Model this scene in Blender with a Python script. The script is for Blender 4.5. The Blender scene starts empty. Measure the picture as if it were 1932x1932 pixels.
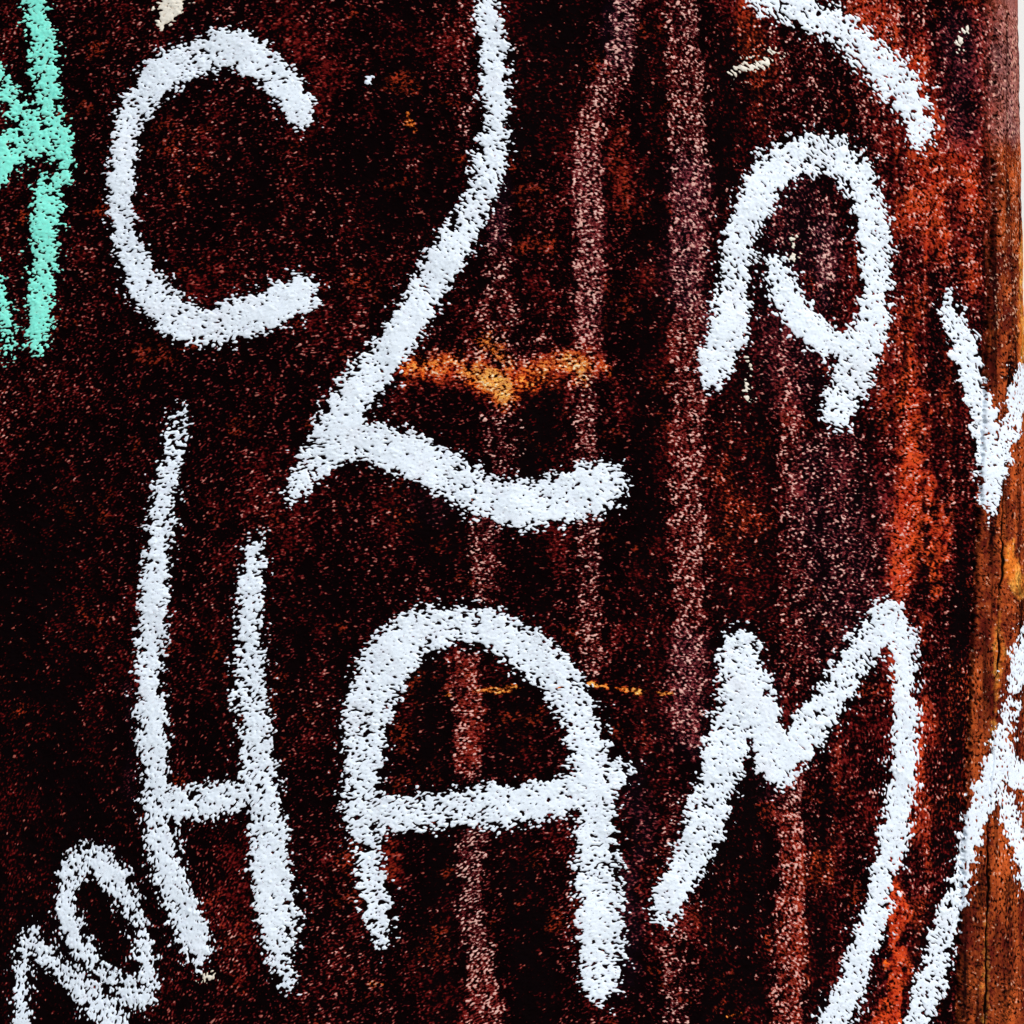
import bpy, math, time
import numpy as np
from mathutils import Vector

rng = np.random.default_rng(11)
scene = bpy.context.scene
COL = scene.collection

# ------------------------------------------------------------------ camera, sky, sun, exposure
FRAME = 1932.0                    # the photograph's width in the units used for tracing
K = 0.48 / FRAME                  # metres per unit on the steel
D = 0.667                         # camera distance
cam = bpy.data.cameras.new("camera")
cam.lens = 50.0
cam.sensor_width = 36.0
cam.sensor_fit = 'HORIZONTAL'
cam.lens = 36.0 * D / 0.48
cam.clip_start = 0.02
cam.clip_end = 500.0
cam_ob = bpy.data.objects.new("camera", cam)
cam_ob.location = (0, -D, 0)
cam_ob.rotation_euler = (math.radians(90), 0, 0)
COL.objects.link(cam_ob)
scene.camera = cam_ob

SUN_ELEV, SUN_AZ = math.radians(40), math.radians(147)     # azimuth clockwise from +Y
to_sun = Vector((math.cos(SUN_ELEV) * math.sin(SUN_AZ), math.cos(SUN_ELEV) * math.cos(SUN_AZ), math.sin(SUN_ELEV)))
sun = bpy.data.lights.new("sun", 'SUN')
sun.energy = 3.6
sun.angle = math.radians(0.5)
sun.color = (1.0, 0.965, 0.92)
sun_ob = bpy.data.objects.new("sun", sun)
sun_ob.location = to_sun * 3
sun_ob.rotation_euler = (-to_sun).to_track_quat('-Z', 'Y').to_euler()
COL.objects.link(sun_ob)

world = bpy.data.worlds.new("World")
scene.world = world
world.use_nodes = True
wn = world.node_tree.nodes
sky = wn.new('ShaderNodeTexSky')
sky.sky_type = 'NISHITA'
sky.sun_disc = False
sky.sun_elevation = SUN_ELEV
sky.sun_rotation = SUN_AZ
world.node_tree.links.new(sky.outputs[0], wn['Background'].inputs[0])
wn['Background'].inputs[1].default_value = 0.10

scene.view_settings.view_transform = 'Standard'
scene.view_settings.look = 'None'
scene.view_settings.gamma = 1.0
scene.view_settings.exposure = 0.0

# ------------------------------------------------------------------ the column's shape
R_FACE, R_CORNER = 1.30, 0.040
S_BEND = 0.2282
PHI_END = math.radians(96)
LEAN = -0.020
STEP = 2.10 * K                   # grid step in the part the photograph shows

def graded(lo, a, b, hi):
    """lo..a coarse, a..b fine, b..hi coarse"""
    mid = np.arange(a, b, STEP)
    def out(d, n):
        w = np.linspace(0, 1, n + 1)[1:]
        return d * (0.12 * w + 0.88 * w ** 2.2)
    left = (a - out(a - lo, 60))[::-1]
    right = mid[-1] + out(hi - mid[-1], 60)
    return np.concatenate([left, mid, right]), len(left), len(left) + len(mid)

s_corner_end = S_BEND + R_CORNER * (PHI_END - S_BEND / R_FACE)
S, s_a, s_b = graded(-0.62, -0.262, s_corner_end, s_corner_end + 0.42)
Z, z_a, z_b = graded(-0.60, -0.250, 0.250, 0.60)
NS, NZ = len(S), len(Z)

ss = np.linspace(-0.62, s_corner_end + 0.42, 40001)
phi = np.where(ss < S_BEND, ss / R_FACE, np.minimum(S_BEND / R_FACE + (ss - S_BEND) / R_CORNER, PHI_END))
ds = ss[1] - ss[0]
xx = np.cumsum(np.cos(phi)) * ds
yy = np.cumsum(np.sin(phi)) * ds
i0 = int(np.argmin(np.abs(ss)))
xx -= xx[i0]; yy -= yy[i0]
PX = np.interp(S, ss, xx); PY = np.interp(S, ss, yy); PH = np.interp(S, ss, phi)
X = PX[None, :] + LEAN * Z[:, None]
Y = np.repeat(PY[None, :], NZ, 0)
ZZ = np.repeat(Z[:, None], NS, 1)
NX = np.repeat(np.sin(PH)[None, :], NZ, 0)
NY = np.repeat(-np.cos(PH)[None, :], NZ, 0)
# where each point of the steel stands in the traced drawing
U = 966 + X / K * (D / (Y + D))
V = 966 - ZZ / K * (D / (Y + D))
print("limb", U[np.argmin(np.abs(Z - 0.235))].max(), U[np.argmin(np.abs(Z))].max(), U[np.argmin(np.abs(Z + 0.235))].max())
FACING = np.repeat((PH < math.radians(93))[None, :], NZ, 0)

# ------------------------------------------------------------------ grain of the rusted steel
NF_Z, NF_S = 1 << 10, 1 << 10
def spectrum(l0, l1, ang, aspect, seed, slope=0.0):
    """band of wavelengths l0..l1 (grid steps) drawn out along ang"""
    r = np.random.default_rng(seed)
    f = np.fft.fft2(r.standard_normal((NF_Z, NF_S)))
    fz = np.fft.fftfreq(NF_Z)[:, None]; fs = np.fft.fftfreq(NF_S)[None, :]
    a = math.radians(ang)
    along = fs * math.cos(a) + fz * math.sin(a)
    across = -fs * math.sin(a) + fz * math.cos(a)
    k = np.sqrt((along * aspect) ** 2 + across ** 2) / math.sqrt(aspect)
    k = np.maximum(k, 1e-6)
    w = 1 / (1 + (k * l0) ** 8) * 1 / (1 + (1 / (k * l1)) ** 6) * k ** slope
    n = np.fft.ifft2(f * w).real
    return n / n.std()

iz = (np.arange(NZ) - z_a) % NF_Z
isx = (np.arange(NS) - s_a) % NF_S
def samp(n):
    return n[np.ix_(iz, isx)]

# direction of the grain turns across the plate
anchors = [(150, 300, 8), (150, 1000, 22), (150, 1700, 62), (900, 250, -16), (900, 1000, -8), (900, 1750, 20),
           (1500, 250, -38), (1550, 1000, -25), (1500, 1750, -38), (1800, 300, -50), (1850, 1500, -75)]
angs = [-75, -45, -22, 0, 22, 45, 68]
wsum = np.zeros((NZ, NS)); asum = np.zeros((NZ, NS))
for ax, ay, aa in anchors:
    w = 1 / (((U - ax) ** 2 + (V - ay) ** 2) / 300 ** 2 + 0.05) ** 2
    wsum += w; asum += w * aa
ANG = asum / wsum
grain = np.zeros((NZ, NS)); norm = np.zeros((NZ, NS)); hole = np.zeros((NZ, NS))
for i, a in enumerate(angs):
    w = np.exp(-((ANG - a) / 13.0) ** 2)
    g = samp(spectrum(2.6, 11.0, a, 2.1, 100 + i, -0.1))
    h = samp(spectrum(3.2, 15.0, a, 2.0, 200 + i, -0.2))
    grain += w * g; hole += w * h; norm += w * w
grain /= np.sqrt(norm); hole /= np.sqrt(norm)
mid = samp(spectrum(10, 40, 0, 1.2, 301, -0.5))
broad = samp(spectrum(40, 160, 90, 1.6, 302, -0.6))
huge = samp(spectrum(120, 500, 90, 2.0, 303, -0.6))

patchy = samp(spectrum(7, 26, -10, 1.4, 304, -0.3))
grain *= np.exp(0.30 * patchy + 0.14 * mid) * .92
hole *= np.exp(0.30 * patchy) * .95
grain += 0.25 * mid
# ------------------------------------------------------------------ tracing helpers
T = 0.3385
OFF = [0.0, 639.0, 1278.0]
def t(c, r, *pts):
    """points noted in the enlarged tile (column, row) -> drawing units"""
    return [(OFF[c] + x * T, OFF[r] + y * T, h * T) for x, y, h in pts]

def dense(pts, step=3.0):
    p = np.array(pts, float)
    if len(p) < 2:
        return p
    q = np.vstack([2 * p[0] - p[1], p, 2 * p[-1] - p[-2]])
    out = []
    for i in range(1, len(q) - 2):
        a, b, c, d = q[i - 1], q[i], q[i + 1], q[i + 2]
        n = max(2, int(np.hypot(*(c - b)[:2]) / step))
        w = np.linspace(0, 1, n, endpoint=False)[:, None]
        out.append(0.5 * (2 * b + (c - a) * w + (2 * a - 5 * b + 4 * c - d) * w ** 2 + (3 * b - a - 3 * c + d) * w ** 3))
    out.append(p[-1:])
    return np.vstack(out)

FAR = -1e3
def field(pts, margin=40.0, box=False):
    """how far inside (+) or outside (-) a stroke each point of the steel is; with box the touched window only"""
    p = dense(pts)
    x0, x1 = (p[:, 0] - p[:, 2]).min() - margin, (p[:, 0] + p[:, 2]).max() + margin
    y0, y1 = (p[:, 1] - p[:, 2]).min() - margin, (p[:, 1] + p[:, 2]).max() + margin
    m = (U >= x0) & (U <= x1) & (V >= y0) & (V <= y1) & FACING
    r = np.where(m.any(1))[0]; c = np.where(m.any(0))[0]
    F = np.full((NZ, NS), FAR, np.float32)
    if len(r) == 0:
        return F, None
    sl = (slice(r[0], r[-1] + 1), slice(c[0], c[-1] + 1))
    uu = U[sl].astype(np.float32); vv = V[sl].astype(np.float32)
    best = np.full(uu.shape, FAR, np.float32)
    for x, y, h in p.astype(np.float32):
        rr = h + margin
        a = (np.abs(uu[0] - x) < rr + 45)
        ca = np.where(a)[0]
        b = np.where(np.abs(vv[:, 0] - y) < rr + 8)[0]
        if len(ca) == 0 or len(b) == 0:
            continue
        w = (slice(b[0], b[-1] + 1), slice(ca[0], ca[-1] + 1))
        np.maximum(best[w], h - np.sqrt((uu[w] - x) ** 2 + (vv[w] - y) ** 2), out=best[w])
    F[sl] = np.where(FACING[sl], best, FAR)
    return F, sl

def smooth(a, b, x):
    w = np.clip((x - a) / (b - a), 0, 1)
    return w * w * (3 - 2 * w)

# ------------------------------------------------------------------ stains, rust and painted shade on the steel
wob = 5 * mid + 7 * broad
def band(dst, pts, strength, soft=10.0, wobble=0.8):
    F, sl = field(pts, margin=soft + 26)
    if sl is None:
        return
    m = smooth(-soft, soft, F[sl] + wobble * wob[sl]) * strength
    dst[sl] = np.maximum(dst[sl], m)

stain_and_glint = 0.10 + 0.07 * broad + 0.06 * huge  # drip stains, also the density of the painted highlight specks
stain_and_glint = np.clip(stain_and_glint, 0, 0.35)
stain_and_glint += 0.20 * smooth(1100, 1650, U) - 0.10 * smooth(700, 1500, V) * smooth(700, 150, U)  # fewer specks at lower left, part of the painted vignette
dep = np.zeros_like(stain_and_glint)
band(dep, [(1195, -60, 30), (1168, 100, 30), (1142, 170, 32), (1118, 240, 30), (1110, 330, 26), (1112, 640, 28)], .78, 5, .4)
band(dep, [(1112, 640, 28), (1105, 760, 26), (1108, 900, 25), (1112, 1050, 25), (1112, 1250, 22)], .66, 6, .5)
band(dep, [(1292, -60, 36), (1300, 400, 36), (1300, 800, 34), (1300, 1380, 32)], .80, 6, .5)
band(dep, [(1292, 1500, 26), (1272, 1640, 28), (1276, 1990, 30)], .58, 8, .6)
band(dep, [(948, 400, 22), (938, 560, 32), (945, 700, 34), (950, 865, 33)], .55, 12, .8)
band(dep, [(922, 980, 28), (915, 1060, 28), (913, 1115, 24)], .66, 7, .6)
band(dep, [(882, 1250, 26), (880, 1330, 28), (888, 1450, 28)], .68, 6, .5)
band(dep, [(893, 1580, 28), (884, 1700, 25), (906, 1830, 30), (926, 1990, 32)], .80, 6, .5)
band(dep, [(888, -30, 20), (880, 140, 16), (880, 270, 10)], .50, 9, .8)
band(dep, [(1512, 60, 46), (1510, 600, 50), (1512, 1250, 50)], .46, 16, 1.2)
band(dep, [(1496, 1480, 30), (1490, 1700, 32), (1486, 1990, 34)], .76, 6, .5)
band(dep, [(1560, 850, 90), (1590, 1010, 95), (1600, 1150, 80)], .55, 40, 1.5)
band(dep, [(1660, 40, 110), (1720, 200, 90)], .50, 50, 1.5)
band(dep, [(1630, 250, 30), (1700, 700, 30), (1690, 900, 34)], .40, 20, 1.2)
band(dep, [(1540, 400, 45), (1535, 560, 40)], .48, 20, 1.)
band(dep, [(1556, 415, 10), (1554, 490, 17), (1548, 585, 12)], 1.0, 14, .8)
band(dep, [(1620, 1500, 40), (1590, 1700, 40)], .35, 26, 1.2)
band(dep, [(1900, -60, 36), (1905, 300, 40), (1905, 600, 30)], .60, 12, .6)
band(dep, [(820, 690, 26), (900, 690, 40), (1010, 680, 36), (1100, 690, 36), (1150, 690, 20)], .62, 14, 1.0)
stain_and_glint = np.maximum(stain_and_glint, dep)

bands_and_shade = np.zeros_like(stain_and_glint)  # dark bands, plus painted margin shade and vignette
for pts, k_, so in [
        ([(1400, 90, 52), (1395, 200, 60), (1390, 330, 45)], .9, 14),
        ([(1405, 720, 40), (1400, 900, 58), (1400, 1130, 60), (1395, 1230, 45)], .85, 12),
        ([(1395, 1480, 52), (1392, 1700, 62), (1385, 1990, 66)], 1.0, 8),
        ([(1560, 1500, 22), (1550, 1700, 24), (1545, 1990, 22)], .8, 10),
        ([(1040, -40, 75), (1030, 120, 70), (1010, 260, 50)], .9, 16),
        ([(1022, 740, 36), (1022, 880, 38)], .9, 10),
        ([(1228, 300, 26), (1226, 800, 30), (1222, 1500, 24)], .6, 12),
        ([(1225, 60, 26), (1225, 280, 26)], .6, 10),
        ([(965, 1250, 40), (970, 1430, 36)], .6, 16), ([(800, 1260, 30), (810, 1440, 30)], .7, 16), ([(395, 1150, 30), (395, 1400, 30)], .45, 24), ([(760, 80, 60), (780, 420, 70)], .4, 50), ([(600, 1150, 70), (570, 1300, 60)], .35, 50), ([(1010, 1030, 30), (1020, 1150, 26)], .5, 16), ([(800, 850, 40), (860, 880, 30)], .6, 20),
        ([(960, 1560, 26), (1000, 1720, 42), (1010, 1900, 40)], .85, 12),
        ([(830, 1600, 24), (820, 1750, 34), (830, 1900, 30)], .7, 12),
        ([(790, 960, 60), (840, 1040, 40)], .8, 18),
        ([(1646, 790, 7), (1644, 900, 12), (1648, 1000, 9)], 1.0, 4),
        ([(1620, 860, 5), (1616, 960, 8)], .9, 4),
        ([(1715, 560, 4), (1708, 680, 8), (1702, 770, 5)], .9, 4),
        ([(1662, 1030, 4), (1658, 1080, 9), (1655, 1110, 5)], .8, 4),
        ([(1745, 1030, 18), (1748, 1080, 24), (1745, 1120, 14)], .85, 8),
        ([(1775, 640, 30), (1790, 850, 26)], .55, 18),
        ([(1826, 980, 10), (1812, 1130, 20), (1800, 1290, 26), (1795, 1460, 26), (1780, 1620, 22)], 1.0, 8),  # shade of the panel's rounded margin, painted as a dark band
        ([(1745, 1720, 16), (1738, 1800, 18), (1725, 1930, 14)], .85, 10),
        ([(1674, 1835, 6), (1676, 1870, 9), (1672, 1900, 6)], 1.0, 4),
        ([(1850, 1640, 8), (1845, 1700, 10)], .8, 6),
        ([(90, 1000, 90), (60, 1400, 150), (60, 1750, 170)], .95, 110),  # vignette painted dark into the lower left
        ([(230, 520, 20), (330, 640, 22)], .4, 16),
        ([(420, 330, 80), (520, 420, 60)], .35, 50),
        ([(720, 300, 90), (700, 430, 70)], .45, 60),
        ([(1650, 785, .9), (1740, 787, 1.0), (1852, 786, .8)], 1.0, 1.8),
        ([(1905, 635, 7), (1904, 700, 9), (1900, 790, 6)], 1.0, 3),
        ([(1886, 900, 5), (1876, 960, 9), (1868, 1040, 5)], .95, 4),
        ([(1925, 1090, 8), (1928, 1200, 10), (1926, 1330, 8)], .7, 6),
        ([(1905, 1660, 8), (1900, 1800, 10), (1895, 1960, 9)], .8, 6),
        ([(1820, 1800, 8), (1815, 1950, 10)], .7, 6)]:
    band(bands_and_shade, pts, k_, so, .7)

rust = 0.13 + 0.10 * huge + 0.10 * broad + 0.16 * smooth(950, 1400, U) + 0.18 * smooth(1450, 1720, U)
rb = np.zeros_like(rust)
for pts, k_, so in [
        ([(1712, 525, 16), (1716, 640, 34), (1722, 760, 40), (1720, 900, 44)], .78, 48),
        ([(1730, 740, 30), (1712, 960, 46), (1700, 1080, 44)], .92, 44),
        ([(1750, 900, 16), (1770, 1010, 22), (1765, 1120, 14)], .9, 12),
        ([(1742, 1150, 18), (1745, 1300, 24), (1735, 1450, 26), (1720, 1640, 20)], .78, 36),
        ([(1740, 120, 40), (1760, 300, 50), (1770, 480, 40)], .75, 34),
        ([(1640, 20, 60), (1700, 140, 50)], .65, 30),
        ([(540, 50, 60), (600, 130, 50), (580, 250, 40)], .50, 50),
        ([(400, 530, 60), (480, 560, 40)], .45, 40),
        ([(560, 900, 60), (520, 1020, 60)], .40, 50),
        ([(1160, 250, 40), (1180, 400, 40)], .55, 30),
        ([(1690, 1620, 22), (1688, 1760, 24), (1682, 1940, 26)], 1.0, 10),
        ([(1610, 1350, 40), (1600, 1480, 40)], .55, 30),
        ([(440, 1600, 50), (440, 1760, 60), (450, 1850, 40)], .45, 40),
        ([(730, 1600, 30), (740, 1650, 26)], .6, 18),
        ([(1340, 1900, 10), (1380, 1890, 6)], .8, 6),
        ([(1300, 350, 40), (1300, 700, 40), (1300, 1380, 38)], .50, 14),
        ([(885, 1260, 28), (890, 1440, 28)], .6, 10),
        ([(905, 1830, 30), (925, 1990, 32)], .50, 10), ([(770, 695, 30), (880, 700, 44), (960, 715, 50), (1060, 690, 40), (1150, 695, 24)], .85, 34),
        ([(1490, 1550, 32), (1486, 1990, 34)], .70, 8)]:
    band(rb, pts, k_, so, 1.2)
rust = np.maximum(rust, rb)

ochre = np.zeros_like(rust)
for pts, k_, so in [
        ([(770, 692, 14), (815, 690, 22), (860, 684, 20)], .66, 20),
        ([(880, 700, 20), (935, 718, 30), (952, 744, 22)], .95, 20),
        ([(920, 650, 20), (960, 690, 22)], .62, 20),
        ([(985, 715, 22), (1015, 695, 22), (1050, 682, 22)], .64, 20),
        ([(1065, 680, 18), (1095, 690, 24), (1102, 720, 14)], .85, 18),
        ([(1140, 690, 8), (1152, 700, 10)], .5, 8),
        ([(840, 1313, 2), (900, 1304, 3), (1000, 1299, 3), (1065, 1294, 2)], .62, 3.5),
        ([(1110, 1292, 3), (1180, 1300, 3), (1268, 1309, 2)],   .78, 3),
        ([(770, 212, 1), (775, 228, 2), (783, 246, 2)], .45, 3),
        ([(1395, 1910, 3), (1372, 1918, 5)], .4, 4),
        ([(700, 1857, 2), (722, 1858, 3)], .38, 4),
        ([(1678, 1790, 6), (1670, 1830, 5)], .5, 8),
        ([(1912, 1020, 8), (1908, 1060, 16), (1920, 1110, 12)], 1.0, 12),
        ([(1885, 1130, 6), (1880, 1300, 10), (1872, 1420, 7)], .7, 10),
        ([(1930, 420, 6), (1926, 640, 8), (1932, 800, 7)], .75, 8),
        ([(1862, 1720, 6), (1858, 1800, 8), (1858, 1930, 6)], .45, 8),
        ([(1870, 600, 5), (1868, 640, 5)], .25, 8)]:
    band(ochre, pts, k_, so, .45)

mauve = np.zeros_like(rust)
for pts, k_, so in [
        ([(1168, 20, 26), (1160, 110, 26)], .9, 16), ([(1300, 330, 36), (1296, 560, 36)], .8, 30),
        ([(1300, 1220, 36), (1300, 1400, 36)], .6, 30), ([(1905, 0, 30), (1905, 240, 30)], .9, 30),
        ([(1810, 60, 40), (1815, 250, 30)], .6, 24), ([(1552, 430, 24), (1554, 570, 20)], 1.0, 16),
        ([(950, 350, 18), (940, 450, 20)], .6, 14), ([(1180, 1650, 22), (1190, 1850, 24)], .7, 18),
        ([(240, 1300, 14), (245, 1500, 12)], .5, 10), ([(1340, 600, 20), (1340, 720, 20)], .5, 14),
        ([(1560, 880, 60), (1540, 1000, 50)], .4, 40), ([(820, 960, 40), (860, 930, 20)], .5, 16), ([(1500, 400, 60), (1500, 700, 70)], .45, 50), ([(1590, 950, 80), (1600, 1200, 60)], .4, 50), ([(1110, 300, 28), (1110, 600, 28)], .35, 20), ([(1200, 1450, 20), (1210, 1600, 20)], .6, 14), ([(1420, 1300, 40), (1440, 1500, 30)], .4, 30)]:
    band(mauve, pts, k_, so, .8)

# the bright corner strip's own brown
edge_v = np.array([-400, 0, 440, 978, 1290, 1500, 1932, 2400])
edge_u = np.array([1888, 1880, 1873, 1847, 1831, 1822, 1806, 1790])
EDGE = np.interp(V, edge_v, edge_u) + 1.4 * mid + 1.0 * grain
corner = smooth(-3, 3, U - EDGE)
corner = np.where(U[:, :].max(1, keepdims=True) - U < 0.01, 1, corner)
past = (np.arange(NS)[None, :] > np.argmax(U, 1)[:, None])
corner = np.where(past, 1.0, corner)
tint = smooth(-1, 1, (U - EDGE + 2.5 * grain + 3 * mid) / (4 + 26 * smooth(900, 300, V)))
tint = np.where(past, 1.0, tint)
crack_v = np.array([500, 640, 740, 900, 1100, 1250, 1560, 1932, 2200])
crack_u = np.array([1907, 1905, 1901, 1893, 1886, 1880, 1864, 1856, 1850])
CRACK = np.interp(V, crack_v, crack_u) + 1.2 * broad + 0.8 * mid
crack_w = np.clip(1.6 + 1.4 * broad, 0.2, 4)
crack = np.where(past, 0, np.clip(1 - np.abs(U - CRACK) / (crack_w + 1.0), 0, 1)) * smooth(560, 700, V)

# the coarser steel outside the photograph keeps only its broad stains
inside = (smooth(0, 12, np.arange(NZ) - z_a) * smooth(0, 12, z_b - np.arange(NZ)))[:, None] * (smooth(0, 12, np.arange(NS) - s_a) * smooth(0, 12, s_b - np.arange(NS)))[None, :]
grain = grain * inside
hole = hole * inside
mid = mid * inside
# ------------------------------------------------------------------ relief
rough = 1 - 0.45 * corner
relief = (0.00007 * grain + 0.00004 * hole) * rough + 0.00008 * mid + 0.00025 * broad
relief += 0.0010 * smooth(10, 0, EDGE - U) * (1 - corner) * 0 - 0.0012 * np.exp(-((U - EDGE + 3) / 4.0) ** 2) * (~past)
relief -= 0.0014 * crack
relief -= 0.0005 * np.clip(1 - np.abs(V - 786 - 0.4 * mid) / 2.4, 0, 1) * smooth(1630, 1670, U) * smooth(1860, 1840, U)
relief += 0.0008 * corner * (~past)
damp = np.ones((NZ, NS))
damp[:, S > s_corner_end] = 0.3
relief *= damp

def surface(h):
    return np.stack([X + NX * h, Y + NY * h, ZZ], -1)

# ------------------------------------------------------------------ materials
class Nodes:
    def __init__(self, name):
        self.m = bpy.data.materials.new(name); self.m.use_nodes = True
        self.t = self.m.node_tree; self.n = self.t.nodes; self.l = self.t.links
        self.b = self.n['Principled BSDF']
    def val(self, sock, v):
        if isinstance(v, (int, float)): sock.default_value = v
        elif isinstance(v, tuple): sock.default_value = v if len(v) == 4 or sock.type == 'VECTOR' else (*v, 1)
        else: self.l.new(v, sock)
    def math(self, op, a, b=0.0, clamp=False):
        x = self.n.new('ShaderNodeMath'); x.operation = op; x.use_clamp = clamp
        self.val(x.inputs[0], a); self.val(x.inputs[1], b); return x.outputs[0]
    def sm(self, x, a, b):
        r = self.n.new('ShaderNodeMapRange'); r.interpolation_type = 'SMOOTHSTEP'
        self.val(r.inputs[0], x); self.val(r.inputs[1], a); self.val(r.inputs[2], b); return r.outputs[0]
    def mix(self, f, a, b, mode='MIX'):
        x = self.n.new('ShaderNodeMix'); x.data_type = 'RGBA'; x.blend_type = mode
        self.val(x.inputs[0], f); self.val(x.inputs[6], a); self.val(x.inputs[7], b); return x.outputs[2]
    def attr(self, name):
        a = self.n.new('ShaderNodeAttribute'); a.attribute_name = name; return a.outputs['Fac']
    def noise(self, scale, detail=3, rough=.6, stretch=(1, 1, 1), w=0.0):
        c = self.n.new('ShaderNodeTexCoord'); m = self.n.new('ShaderNodeMapping')
        m.inputs['Scale'].default_value = stretch; m.inputs['Location'].default_value = (w, w * .7, w * 1.3)
        self.l.new(c.outputs['Object'], m.inputs[0])
        x = self.n.new('ShaderNodeTexNoise'); x.inputs['Scale'].default_value = scale
        x.inputs['Detail'].default_value = detail; x.inputs['Roughness'].default_value = rough
        self.l.new(m.outputs[0], x.inputs['Vector']); return x.outputs[0]

def steel_material(name):
    k = Nodes(name)
    g, dp, so = k.attr('grain'), k.attr('stain_and_glint'), k.attr('bands_and_shade')
    ru, oc, ma, co, cr = k.attr('rust'), k.attr('ochre'), k.attr('mauve'), k.attr('corner'), k.attr('crack')
    fine = k.math('SUBTRACT', k.noise(1150, 2, .7, (1, 1, 1.5)), .5)
    fine2 = k.math('SUBTRACT', k.noise(420, 3, .6, (1, 1, 1.3), 3.1), .5)
    blotch = k.math('SUBTRACT', k.noise(70, 5, .65, (1, 1, .8), 7.7), .5)
    runs = k.math('SUBTRACT', k.noise(85, 4, .68, (1, 1, .035), 15.0), .5)
    runs2 = k.math('SUBTRACT', k.noise(260, 3, .6, (1, 1, .05), 25.0), .5)
    right = k.attr('runs')
    runs = k.math('MULTIPLY', k.math('ADD', k.math('MULTIPLY', runs, 1.6), k.math('MULTIPLY', runs2, .8)), right)
    dp = k.math('ADD', dp, k.math('MULTIPLY', runs, .75))
    ru = k.math('ADD', ru, k.math('MULTIPLY', runs, .65))
    gg = k.math('ADD', g, k.math('MULTIPLY', fine, 4.2))
    # red iron oxide in irregular patches
    rr = k.math('ADD', k.math('MULTIPLY', ru, 1.5), k.math('ADD', k.math('MULTIPLY', blotch, 2.0), k.math('ADD', k.math('MULTIPLY', fine2, 2.8), k.math('MULTIPLY', gg, .36))))
    rf = k.sm(rr, .45, 1.75)
    red = k.mix(k.sm(ru, .45, .95), (.150, .007, .007), k.mix(k.sm(k.math('ADD', k.math('ADD', k.noise(160, 4, .65, (1, 1, .8), 5.0), k.math('MULTIPLY', fine2, .6)), k.math('MULTIPLY', gg, .10)), .28, .78), (.36, .012, .005), (.84, .095, .018)))
    red = k.mix(k.math('MULTIPLY', ma, .75), red, (.20, .036, .055))
    dark = k.mix(k.math('MULTIPLY', ma, .6), (.0024, .0008, .0012), (.007, .003, .007))
    c = k.mix(rf, dark, red)
    spots = k.math('ADD', k.noise(48, 4, .6, (1, 1, 1.2), 12.0), k.math('MULTIPLY', fine2, .22))
    spots = k.math('MULTIPLY', k.sm(spots, .60, .74), k.sm(k.math('ADD', gg, k.math('MULTIPLY', fine2, 3.0)), -.2, 1.3))
    c = k.mix(k.math('MULTIPLY', spots, .9), c, (.44, .040, .012))
    # ochre bloom
    of = k.sm(k.math('ADD', oc, k.math('ADD', k.math('MULTIPLY', blotch, .9), k.math('ADD', k.math('MULTIPLY', fine2, 2.4), k.math('MULTIPLY', gg, .34)))), .34, 1.0)
    of = k.math('MULTIPLY', of, k.sm(oc, .02, .25))
    c = k.mix(of, c, k.mix(k.sm(k.math('ADD', oc, k.math('ADD', k.math('MULTIPLY', fine2, 1.2), k.math('MULTIPLY', gg, .22))), .50, 1.30), (.86, .125, .010), (1.0, .64, .14)))
    # highlights of the high grains painted pale, denser where water ran down
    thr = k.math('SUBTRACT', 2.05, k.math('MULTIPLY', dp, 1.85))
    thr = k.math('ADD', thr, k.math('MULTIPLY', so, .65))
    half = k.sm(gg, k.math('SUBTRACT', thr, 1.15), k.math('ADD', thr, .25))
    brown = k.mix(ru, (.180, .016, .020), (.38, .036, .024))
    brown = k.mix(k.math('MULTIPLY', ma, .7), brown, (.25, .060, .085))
    undarkened = k.math('SUBTRACT', 1, k.math('MULTIPLY', so, .85))
    c = k.mix(k.math('MULTIPLY', k.math('MULTIPLY', half, .75), undarkened), c, brown)
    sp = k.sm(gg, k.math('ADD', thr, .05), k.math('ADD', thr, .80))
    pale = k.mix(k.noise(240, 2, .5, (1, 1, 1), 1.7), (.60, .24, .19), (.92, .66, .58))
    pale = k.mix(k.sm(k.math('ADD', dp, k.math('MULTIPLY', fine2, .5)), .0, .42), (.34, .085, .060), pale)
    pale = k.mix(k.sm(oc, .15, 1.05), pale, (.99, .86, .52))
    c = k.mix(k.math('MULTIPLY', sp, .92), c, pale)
    # corner strip: smoother, browner rust
    cb = k.mix(k.sm(k.math('ADD', k.math('ADD', k.noise(120, 5, .7, (1, 1, .25), 9.0), k.math('MULTIPLY', ru, .25)), k.math('ADD', k.math('MULTIPLY', fine2, .5), k.math('MULTIPLY', blotch, .7))), .40, .88), (.10, .010, .006), (.58, .105, .022))
    cb = k.mix(k.math('MULTIPLY', ma, .8), cb, k.mix(k.sm(gg, -1.0, 1.2), (.17, .060, .060), (.46, .21, .20)))
    lines = k.sm(k.math('ADD', k.noise(210, 3, .6, (1, 1, .05), 21.0), k.math('MULTIPLY', fine2, .25)), .50, .68)
    cb = k.mix(k.math('MULTIPLY', lines, .92), cb, (.014, .002, .002))
    cb = k.mix(k.math('MULTIPLY', k.sm(gg, -.2, -1.4), .75), cb, (.006, .002, .002))
    cb = k.mix(k.sm(k.math('ADD', oc, k.math('MULTIPLY', fine2, .9)), .25, 1.05), cb, k.mix(k.sm(k.noise(150, 4, .65, (1, 1, .5), 31.0), .42, .62), (.72, .17, .020), (.95, .42, .075)))
    cb = k.mix(k.math('MULTIPLY', sp, .55), cb, (.85, .50, .34))
    c = k.mix(co, c, cb)
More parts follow.
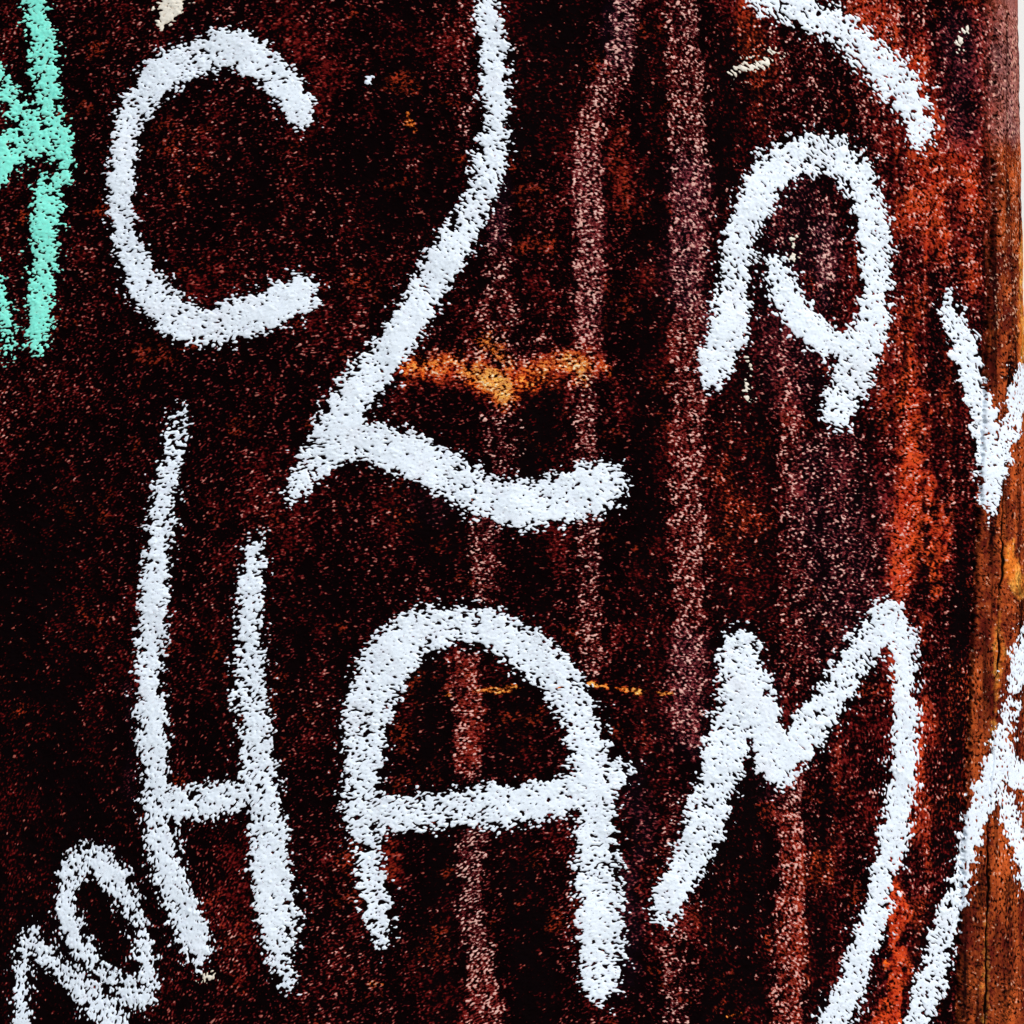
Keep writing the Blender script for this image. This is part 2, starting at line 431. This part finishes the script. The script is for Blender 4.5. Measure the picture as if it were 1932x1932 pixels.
    # dark bands with the painted shade, then near-black in the low grain
    c = k.mix(k.math('MULTIPLY', so, k.sm(gg, 1.6, -.2)), c, (.003, .0015, .002))
    c = k.mix(k.math('MULTIPLY', k.sm(gg, -.15, -1.3), k.math('SUBTRACT', .92, k.math('MULTIPLY', oc, .42))), c, (.003, .0012, .0014))
    c = k.mix(k.sm(cr, .2, .6), c, (.004, .0015, .001))
    k.l.new(c, k.b.inputs['Base Color'])
    k.b.inputs['Roughness'].default_value = .78
    k.b.inputs['Specular IOR Level'].default_value = .0
    bmp = k.n.new('ShaderNodeBump'); bmp.inputs['Strength'].default_value = .5; bmp.inputs['Distance'].default_value = .0004
    k.l.new(k.noise(1300, 3, .7, (1, 1, 1.4)), bmp.inputs['Height']); k.l.new(bmp.outputs[0], k.b.inputs['Normal'])
    return k.m

def paint_material(name, thick, thin, edge):
    k = Nodes(name)
    cov = k.attr('cover')
    n1 = k.noise(330, 4, .65, (1, 1, 1.3), 2.0)
    n2 = k.noise(60, 3, .5, (1, 1, 1), 4.0)
    c = k.mix(k.sm(k.math('ADD', n1, k.math('MULTIPLY', cov, .22)), .30, .62), thin, thick)
    c = k.mix(k.math('MULTIPLY', k.sm(n2, .5, .8), .35), c, edge)
    n3 = k.noise(620, 3, .7, (1, 1, 1.4), 8.0)
    c = k.mix(k.math('MULTIPLY', k.sm(n3, .585, .70), .60), c, (.16, .13, .15))
    c = k.mix(k.math('MULTIPLY', k.sm(cov, .30, .0), .55), c, edge)
    k.l.new(c, k.b.inputs['Base Color'])
    k.b.inputs['Roughness'].default_value = .55
    k.b.inputs['Specular IOR Level'].default_value = .25
    bmp = k.n.new('ShaderNodeBump'); bmp.inputs['Strength'].default_value = .10; bmp.inputs['Distance'].default_value = .0004
    k.l.new(k.noise(900, 3, .65, (1, 1, 1.3)), bmp.inputs['Height']); k.l.new(bmp.outputs[0], k.b.inputs['Normal'])
    return k.m

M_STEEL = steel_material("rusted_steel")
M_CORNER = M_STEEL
M_WHITE = paint_material("white_paint", (.78, .87, .96), (.65, .72, .85), (.72, .72, .79))
M_CREAM = paint_material("cream_paint", (.80, .76, .66), (.60, .54, .46), (.74, .58, .42))
M_CYAN = paint_material("turquoise_paint", (.24, .90, .74), (.12, .72, .60), (.46, .88, .72))

# ------------------------------------------------------------------ mesh builders
def mesh_object(name, co, loops, starts, totals, mat, parent, attrs, label=None):
    me = bpy.data.meshes.new(name)
    me.vertices.add(len(co)); me.vertices.foreach_set('co', co.astype(np.float32).ravel())
    me.loops.add(len(loops)); me.loops.foreach_set('vertex_index', loops.astype(np.int32))
    me.polygons.add(len(starts)); me.polygons.foreach_set('loop_start', starts.astype(np.int32))
    me.polygons.foreach_set('loop_total', totals.astype(np.int32))
    me.polygons.foreach_set('use_smooth', np.ones(len(starts), bool))
    me.update(calc_edges=True)
    for k_, v in attrs.items():
        a = me.attributes.new(k_, 'FLOAT', 'POINT'); a.data.foreach_set('value', v.astype(np.float32).ravel())
    me.materials.append(mat)
    o = bpy.data.objects.new(name, me)
    COL.objects.link(o)
    o.parent = parent
    if label:
        o['label'] = label
    return o

IDX = np.arange(NZ * NS).reshape(NZ, NS)
Q = np.stack([IDX[:-1, :-1], IDX[:-1, 1:], IDX[1:, 1:], IDX[1:, :-1]], -1)       # one quad per cell

def quads_object(name, P, mask, mat, parent, fields, label=None):
    q = Q[mask]
    used, inv = np.unique(q.ravel(), return_inverse=True)
    n = len(q)
    return mesh_object(name, P.reshape(-1, 3)[used], inv, np.arange(n) * 4, np.full(n, 4), mat, parent,
                       {k_: v.ravel()[used] for k_, v in fields.items()}, label)

column = bpy.data.objects.new("steel_column", None)
COL.objects.link(column)
column.location = (0, 0, -0.6)
column['label'] = "rust-streaked dark steel column scrawled with hand-painted white and turquoise letters"
column['category'] = "column"
column['kind'] = "thing"
bpy.context.view_layer.update()

P0 = surface(relief)
P0l = P0.copy(); P0l[..., 2] += 0.6            # column stands on its base
steel_fields = dict(runs=0.12 + 0.88 * smooth(700, 1500, U), grain=grain, stain_and_glint=np.clip(stain_and_glint, 0, 1), bands_and_shade=bands_and_shade, rust=np.clip(rust, 0, 1.1), ochre=ochre, mauve=mauve, corner=tint, crack=crack)
cell_c = (corner[:-1, :-1] + corner[1:, 1:] + corner[:-1, 1:] + corner[1:, :-1]) / 4 > .5
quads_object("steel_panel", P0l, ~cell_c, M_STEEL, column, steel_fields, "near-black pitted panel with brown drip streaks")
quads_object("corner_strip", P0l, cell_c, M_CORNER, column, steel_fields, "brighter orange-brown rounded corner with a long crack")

# pale rendered wall far behind, seen only past the column's right edge
wv = np.array([[-4, 2.6, -3], [4, 2.6, -3], [4, 2.6, 3], [-4, 2.6, 3], [-4, 2.8, -3], [4, 2.8, -3], [4, 2.8, 3], [-4, 2.8, 3]], float)
wf = np.array([0, 1, 2, 3, 1, 5, 6, 2, 5, 4, 7, 6, 4, 0, 3, 7, 3, 2, 6, 7, 4, 5, 1, 0])
kw = Nodes("pale_render")
kw.l.new(kw.mix(kw.noise(3.0, 6, .6), (.80, .79, .76), (.88, .87, .85)), kw.b.inputs['Base Color'])
kw.b.inputs['Roughness'].default_value = .9
wall = mesh_object("wall", wv, wf, np.arange(6) * 4, np.full(6, 4), kw.m, None, {})
wall.data.polygons.foreach_set('use_smooth', np.zeros(6, bool))
wall['kind'] = 'structure'

# ---- paint: marching squares over the same grid, lying on the grain
def march(F, sl):
    """polygons where F > 0: (vertex positions as (grid index a, grid index b, weight), loops, totals)"""
    zs, xs = sl
    f = F[sl]; ids = IDX[sl]
    nz, nx = f.shape
    vmap, verts, loops, totals = {}, [], [], []
    fa = f[:-1, :-1], f[:-1, 1:], f[1:, 1:], f[1:, :-1]
    code = sum((fa[i] > 0).astype(int) << i for i in range(4))
    full = np.argwhere(code == 15); part = np.argwhere((code > 0) & (code < 15))
    corners = ((0, 0), (0, 1), (1, 1), (1, 0))
    A, B, W = [], [], []
    def vid(a, b=None):
        key = (a, b) if b is None or a < b else (b, a)
        i = vmap.get(key)
        if i is None:
            i = len(A); vmap[key] = i
            if b is None:
                A.append(a); B.append(a); W.append(0.0)
            else:
                p, q = key
                fp, fq = ff[p], ff[q]
                A.append(p); B.append(q); W.append(min(.97, max(.03, fp / (fp - fq))))
        return i
    ff = F.ravel()
    for r, c in full:
        loops.extend(vid(int(ids[r + a, c + b])) for a, b in corners); totals.append(4)
    for r, c in part:
        cc = [(int(ids[r + a, c + b]), f[r + a, c + b]) for a, b in corners]
        poly = []
        for i in range(4):
            (p, fp), (q, fq) = cc[i], cc[(i + 1) % 4]
            if fp > 0: poly.append(vid(p))
            if (fp > 0) != (fq > 0): poly.append(vid(p, q))
        if code[r, c] in (5, 10):          # two opposite corners: two triangles
            pos = [i for i, v in enumerate(cc) if v[1] > 0]
            for i in pos:
                p, prv, nxt = cc[i][0], cc[(i - 1) % 4][0], cc[(i + 1) % 4][0]
                loops.extend([vid(prv, p), vid(p), vid(p, nxt)]); totals.append(3)
        else:
            loops.extend(poly); totals.append(len(poly))
    return np.array(A), np.array(B), np.array(W), np.array(loops), np.array(totals)

PFLAT = P0l.reshape(-1, 3)
NFLAT = np.stack([NX, NY, np.zeros_like(NX)], -1).reshape(-1, 3)
soft_rel = (relief - 0.00005 * grain * rough - .00003 * hole * rough - 0.00006 * mid)       # paint levels the grain a little
PAINTL = surface(soft_rel); PAINTL[..., 2] += 0.6
PAINTL = PAINTL.reshape(-1, 3)

def paint(strokes, mat, parent_name, label, dry=0.0, ragged=1.0, stroke_names=None):
    """strokes: list of traced lines of one letter. The first is the part, the others its sub-parts."""
    raw, box = [], []
    for pts in strokes:
        F, sl = field(pts, 30)
        raw.append(F); box.append(sl)
    best = np.max(raw, 0)
    win = np.argmax(raw, 0)
    rag = 4.6 * ragged * grain + 6.0 * ragged * hole + 3.4 * mid + 1.6 * patchy + 1.5 * broad
    thr = 1.02 - 0.85 * dry
    thr_map = thr + 0.40 * smooth(4, 24, best) - .30 * smooth(12, 2, best) + 0.22 * broad + .12 * huge
    cover = np.minimum(best + rag - 2.6, (0.84 * hole + 0.40 * grain + (0.26 + 0.75 * dry) * patchy + 0.20 * mid + thr_map) * 7.0)
    made = []
    for i, sl in enumerate(box):
        if sl is None:
            continue
        own = np.where(win == i, cover, np.where(cover > 0, -1e-3, cover)) if len(strokes) > 1 else cover
        if len(strokes) > 1:
            # cells on the border between two strokes go to the one that owns their first corner
            own = cover.copy()
            keep = np.zeros((NZ, NS), bool); keep[sl] = True
            own[~keep] = FAR
        a, b, w, loops, totals = march_owned(own, sl, win == i if len(strokes) > 1 else None)
        if len(totals) == 0:
            continue
        pa, pb = PAINTL[a], PAINTL[b]
        qa, qb = PFLAT[a], PFLAT[b]
        rim = (a != b)
        cvr = np.clip(cover.ravel()[a] / 14.0, 0, 1)
        up = np.maximum(pa, pa)
        lift = 0.00007 + 0.00003 * np.clip(cover.ravel()[a] / 10, 0, 1)
        co = np.where(rim[:, None], qa * (1 - w[:, None]) + qb * w[:, None] + NFLAT[a] * 0.00001, pa + NFLAT[a] * lift[:, None])
        # never sink below the steel
        d = ((co - qa) * NFLAT[a]).sum(1)
        low = (~rim) & (d < 0.00006)
        co[low] = qa[low] + NFLAT[a][low] * 0.00006
        starts = np.concatenate([[0], np.cumsum(totals)[:-1]])
        par = column if not made else made[0]
        nm = parent_name if not made else (stroke_names[i] if stroke_names else "stroke")
        o = mesh_object(nm, co, loops, starts, totals, mat, par,
                        {'cover': np.where(rim, 0.0, cvr)}, label if not made else None)
        made.append(o)
    return made

def march_owned(F, sl, owner):
    a, b, w, loops, totals = march(F, sl)
    if owner is None or len(totals) == 0:
        return a, b, w, loops, totals
    starts = np.concatenate([[0], np.cumsum(totals)[:-1]])
    # a polygon belongs to the stroke that owns its first corner
    keep = owner.ravel()[a][loops[starts]]
    kl = np.repeat(keep, totals)
    l2 = loops[kl]
    used, inv = np.unique(l2, return_inverse=True)
    return a[used], b[used], w[used], inv, totals[keep]

# ------------------------------------------------------------------ the letters, traced
T0 = time.time()
paint([t(0, 0, (178, -90, 70), (185, 0, 70), (232, 200, 78), (248, 400, 80), (262, 600, 80), (275, 760, 70)),
       t(0, 0, (-90, 330, 55), (-20, 440, 62), (70, 570, 62), (200, 740, 80)),
       t(0, 0, (-120, 850, 80), (0, 840, 95), (140, 790, 100), (280, 760, 110), (330, 820, 75)),
       t(0, 0, (340, 880, 62), (368, 970, 45), (300, 1040, 55), (262, 1150, 82), (258, 1300, 74), (240, 1500, 75), (222, 1700, 72), (208, 1850, 62), (200, 1930, 45)),
       t(0, 0, (230, 1000, 28), (240, 1090, 50)),
       t(0, 0, (120, 870, 50), (30, 930, 55), (-60, 1030, 50)),
       t(0, 0, (-60, 1480, 30), (5, 1640, 32), (40, 1780, 36), (45, 1920, 34), (30, 1990, 14))],
      M_CYAN, "painted_letter", "turquoise letter, cut off at its left", dry=.40)
paint([t(0, 0, (1695, 660, 60), (1665, 600, 86), (1600, 500, 97), (1520, 405, 98), (1420, 328, 108), (1300, 278, 115), (1100, 325, 108), (980, 375, 105), (880, 440, 108), (800, 540, 95), (745, 630, 85),
         (705, 750, 70), (690, 900, 66), (672, 1020, 76), (670, 1150, 66), (690, 1300, 70), (740, 1440, 88), (830, 1610, 105), (985, 1760, 108), (1150, 1822, 105), (1350, 1770, 115), (1550, 1690, 118), (1660, 1640, 110), (1720, 1590, 40))],
      M_WHITE, "painted_letter", "white round open letter C beside the turquoise letter", dry=.15)
paint([t(0, 0, (1000, -140, 110), (960, -20, 85), (935, 60, 55), (915, 120, 28), (908, 150, 8))],
      M_CREAM, "paint_stroke", "pointed cream stroke end above the round C", dry=.05, ragged=.6)
paint([t(1, 0, (830, 0, 40), (830, 50, 62), (848, 200, 68), (862, 350, 76), (860, 480, 76), (885, 600, 60), (875, 700, 68), (845, 850, 92), (815, 1000, 90), (770, 1120, 85), (710, 1250, 85), (640, 1380, 92), (560, 1500, 108),
         (500, 1600, 102), (440, 1720, 100), (370, 1830, 102), (310, 1920, 105)) + t(1, 1, (240, 130, 110), (150, 250, 112), (60, 360, 112)) + t(0, 1, (1890, 490, 125), (1800, 620, 112), (1720, 730, 82), (1660, 830, 55), (1625, 890, 28)),
       t(1, 1, (-60, 630, 105), (40, 585, 112), (150, 575, 100), (280, 615, 125), (450, 670, 122), (600, 745, 125), (750, 840, 125), (870, 890, 118), (1000, 922, 130), (1150, 905, 132), (1300, 880, 140), (1430, 835, 150), (1530, 800, 95))],
      M_WHITE, "painted_letter", "tall white L-like letter with a long bent stem and wavy foot", dry=.12, stroke_names=["stem", "foot"])
paint([t(2, 1, (185, 240, 50), (215, 130, 98), (262, 10, 108)) + t(2, 0, (275, 1880, 112), (300, 1740, 112), (312, 1600, 98), (335, 1450, 100), (352, 1300, 90), (425, 1150, 95), (475, 1030, 108), (550, 930, 108), (650, 875, 112), (780, 860, 112), (920, 895, 112), (1010, 985, 95),
         (1045, 1100, 82), (1070, 1200, 90), (1095, 1300, 96), (1110, 1450, 94), (1112, 1560, 100), (1100, 1700, 90), (1072, 1850, 96)) + t(2, 1, (1050, 0, 108), (995, 100, 112), (970, 200, 115), (940, 300, 105), (900, 400, 100), (915, 460, 50)),
       t(2, 0, (545, 1440, 40), (560, 1500, 65), (580, 1590, 86), (640, 1710, 92), (730, 1820, 95), (850, 1905, 85), (980, 1935, 85))],
      M_WHITE, "painted_letter", "white arched letter like a lowercase n with an inner tail", dry=.08, stroke_names=["arch", "tail"])
paint([t(2, 0, (430, -110, 110), (560, -10, 108), (700, 60, 100), (850, 130, 96), (960, 205, 92), (1060, 300, 98), (1150, 390, 112), (1240, 490, 115), (1310, 590, 100), (1345, 690, 88), (1352, 765, 60))],
      M_WHITE, "paint_stroke", "white diagonal stroke above the arched letter", dry=.42, ragged=1.3)
paint([t(2, 0, (1508, 1600, 8), (1508, 1640, 28), (1512, 1710, 58), (1550, 1800, 72), (1600, 1930, 78)) + t(2, 1, (1635, 180, 70), (1670, 330, 72), (1700, 430, 66), (1720, 560, 72), (1748, 700, 76), (1748, 850, 58), (1738, 950, 28), (1733, 1000, 8)),
       t(2, 1, (1765, 760, 64), (1810, 600, 60), (1862, 430, 64), (1910, 300, 72), (1960, 190, 72), (2010, 90, 50))],
      M_WHITE, "painted_letter", "narrow white letter Y running onto the rusty corner", dry=.0, ragged=.6, stroke_names=["arm", "arm"])
paint([t(2, 2, (2000, -330, 50), (1945, -200, 58), (1905, -80, 58), (1880, 10, 52), (1862, 110, 45), (1825, 280, 52), (1800, 420, 70), (1770, 540, 85), (1705, 690, 72), (1645, 840, 62), (1600, 1000, 55), (1575, 1150, 64), (1528, 1300, 72), (1475, 1450, 74), (1440, 1600, 84), (1395, 1750, 85), (1330, 1932, 75), (1300, 2020, 70)),
       t(2, 2, (1790, 580, 60), (1830, 720, 60), (1880, 860, 64), (1930, 1000, 66), (1970, 1130, 66), (2010, 1260, 60)),
       t(2, 2, (1790, 510, 80), (1870, 535, 88), (1960, 560, 92), (2040, 600, 90))],
      M_WHITE, "painted_letter", "white crossed letter like an R wrapping round the corner", dry=.10, ragged=.7, stroke_names=["leg", "leg", "arm"])
paint([t(2, 2, (-85, 1345, 45), (-65, 1250, 85), (0, 1140, 92), (65, 1010, 108), (135, 850, 108), (180, 700, 112), (232, 550, 110), (265, 400, 118), (325, 200, 128), (362, 60, 125), (355, -50, 125), (350, -160, 112), (340, -215, 60)),
       t(2, 2, (385, 0, 115), (455, 210, 118), (520, 380, 118), (565, 490, 112), (580, 590, 45)),
       t(2, 2, (590, 440, 105), (680, 365, 108), (760, 250, 108), (850, 130, 102), (930, 10, 100), (1000, -98, 100), (1080, -220, 98), (1145, -325, 90), (1165, -390, 45)),
       t(2, 2, (1180, -320, 88), (1240, -230, 85), (1272, -120, 76), (1278, 0, 72), (1268, 200, 72), (1265, 400, 76), (1238, 600, 78), (1218, 800, 78), (1180, 1000, 90), (1135, 1150, 74), (1105, 1300, 78), (1065, 1450, 85), (1005, 1600, 75), (965, 1750, 85), (905, 1880, 98), (850, 2000, 90))],
      M_WHITE, "painted_letter", "white letter M with a long curved right leg", dry=.12, stroke_names=["leg", "diagonal", "diagonal", "leg"])
paint([t(1, 2, (238, 1500, 32), (232, 1400, 60), (215, 1250, 74), (180, 1100, 78), (165, 950, 75), (128, 800, 94), (122, 650, 94), (130, 500, 108), (140, 350, 122), (165, 200, 138), (205, 50, 142), (255, -50, 145), (330, -150, 140), (430, -238, 130), (550, -283, 116), (680, -298, 106), (820, -278, 112), (960, -208, 116), (1080, -118, 116), (1180, -30, 120),
         (1260, 70, 115), (1340, 200, 112), (1385, 350, 110), (1408, 480, 115), (1425, 620, 118), (1432, 750, 106), (1435, 900, 114), (1437, 1050, 120), (1446, 1200, 124), (1455, 1400, 126), (1465, 1550, 125), (1458, 1680, 108), (1475, 1770, 50)),
       t(1, 2, (180, 765, 95), (350, 765, 95), (550, 748, 104), (800, 722, 115), (1000, 708, 112), (1200, 672, 108), (1400, 600, 110), (1530, 545, 82), (1610, 525, 45))],
      M_WHITE, "painted_letter", "white round-topped letter A between the H and the M", dry=.32, stroke_names=["arch", "crossbar"])
paint([t(0, 1, (1005, 425, 42), (988, 500, 54), (978, 600, 57), (942, 750, 60), (918, 900, 66), (897, 1050, 73), (880, 1200, 70), (862, 1400, 78), (845, 1600, 76), (838, 1800, 76)) + t(0, 2, (832, 20, 68), (845, 200, 86), (852, 400, 86), (866, 530, 76), (870, 650, 85), (875, 800, 80), (908, 950, 86), (945, 1100, 90), (995, 1250, 92), (1055, 1400, 100), (1098, 1500, 85), (1110, 1590, 40)),
       t(0, 1, (1432, 1140, 40), (1422, 1200, 62), (1418, 1300, 70), (1392, 1400, 78), (1392, 1500, 65), (1385, 1650, 74), (1388, 1800, 86)) + t(0, 2, (1390, 0, 88), (1410, 200, 88), (1430, 400, 88), (1448, 550, 102), (1455, 650, 104), (1478, 800, 106), (1495, 950, 106), (1515, 1100, 116), (1540, 1250, 116), (1558, 1400, 110), (1562, 1550, 78), (1585, 1690, 55)),
       t(0, 2, (860, 690, 85), (1000, 708, 92), (1150, 692, 92), (1300, 670, 92), (1400, 660, 80))],
      M_WHITE, "painted_letter", "tall narrow white letter H below the C", dry=.34, stroke_names=["stem", "stem", "crossbar"])
paint([t(0, 2, (490, 990, 70), (420, 1050, 74), (378, 1130, 58), (365, 1240, 46), (388, 1350, 56), (428, 1470, 60), (500, 1570, 62), (600, 1665, 58), (700, 1755, 82), (770, 1785, 70)),
       t(0, 2, (490, 990, 70), (570, 1040, 72), (645, 1130, 74), (710, 1240, 70), (762, 1360, 60), (796, 1480, 54), (818, 1600, 44), (830, 1690, 44), (800, 1780, 52)),
       t(0, 2, (188, 1395, 20), (180, 1490, 64), (260, 1555, 66), (360, 1650, 66), (450, 1735, 78), (540, 1810, 92), (615, 1895, 84), (670, 1985, 70)),
       t(0, 2, (140, 1530, 44), (122, 1650, 38), (125, 1800, 37), (128, 1932, 42), (128, 2010, 42))],
      M_WHITE, "painted_letter", "small white looped letter below the H", dry=.34, ragged=.95, stroke_names=["loop", "loop", "diagonal", "stem"])
# small flecks and drips
paint([t(2, 0, (310, 395, 20), (350, 372, 26), (430, 372, 20), (480, 345, 22), (530, 295, 22))], M_CREAM, "paint_smear", "faint cream smear beside the diagonal stroke", dry=.75, ragged=.9)
paint([t(2, 0, (1612, 130, 14), (1600, 180, 20), (1578, 230, 14), (1578, 268, 10))], M_CREAM, "paint_fleck", "thin cream fleck beside the end of the diagonal stroke", dry=.5, ragged=.7)
paint([t(2, 1, (378, 90, 8), (382, 220, 10), (392, 330, 14), (385, 390, 10))], M_CREAM, "paint_drip", "thin broken drip under the arched letter", dry=.6, ragged=.6)
paint([t(0, 2, (1130, 1692, 14), (1160, 1680, 26), (1200, 1650, 14))], M_CREAM, "paint_fleck", "cream fleck below the left foot of the H", dry=.1, ragged=.5)
paint([t(1, 0, (151, 441, 18), (157, 444, 17))], M_WHITE, "paint_fleck", "white dot between the C and the tall stem", dry=.2, ragged=.5)
paint([t(2, 0, (640, 1340, 12), (655, 1400, 14), (640, 1440, 10))], M_CREAM, "paint_fleck", "faint cream fleck above the inner tail", dry=.7, ragged=.8)
print("letters", time.time() - T0, "polys", sum(len(o.data.polygons) for o in bpy.data.objects if o.type == 'MESH'))
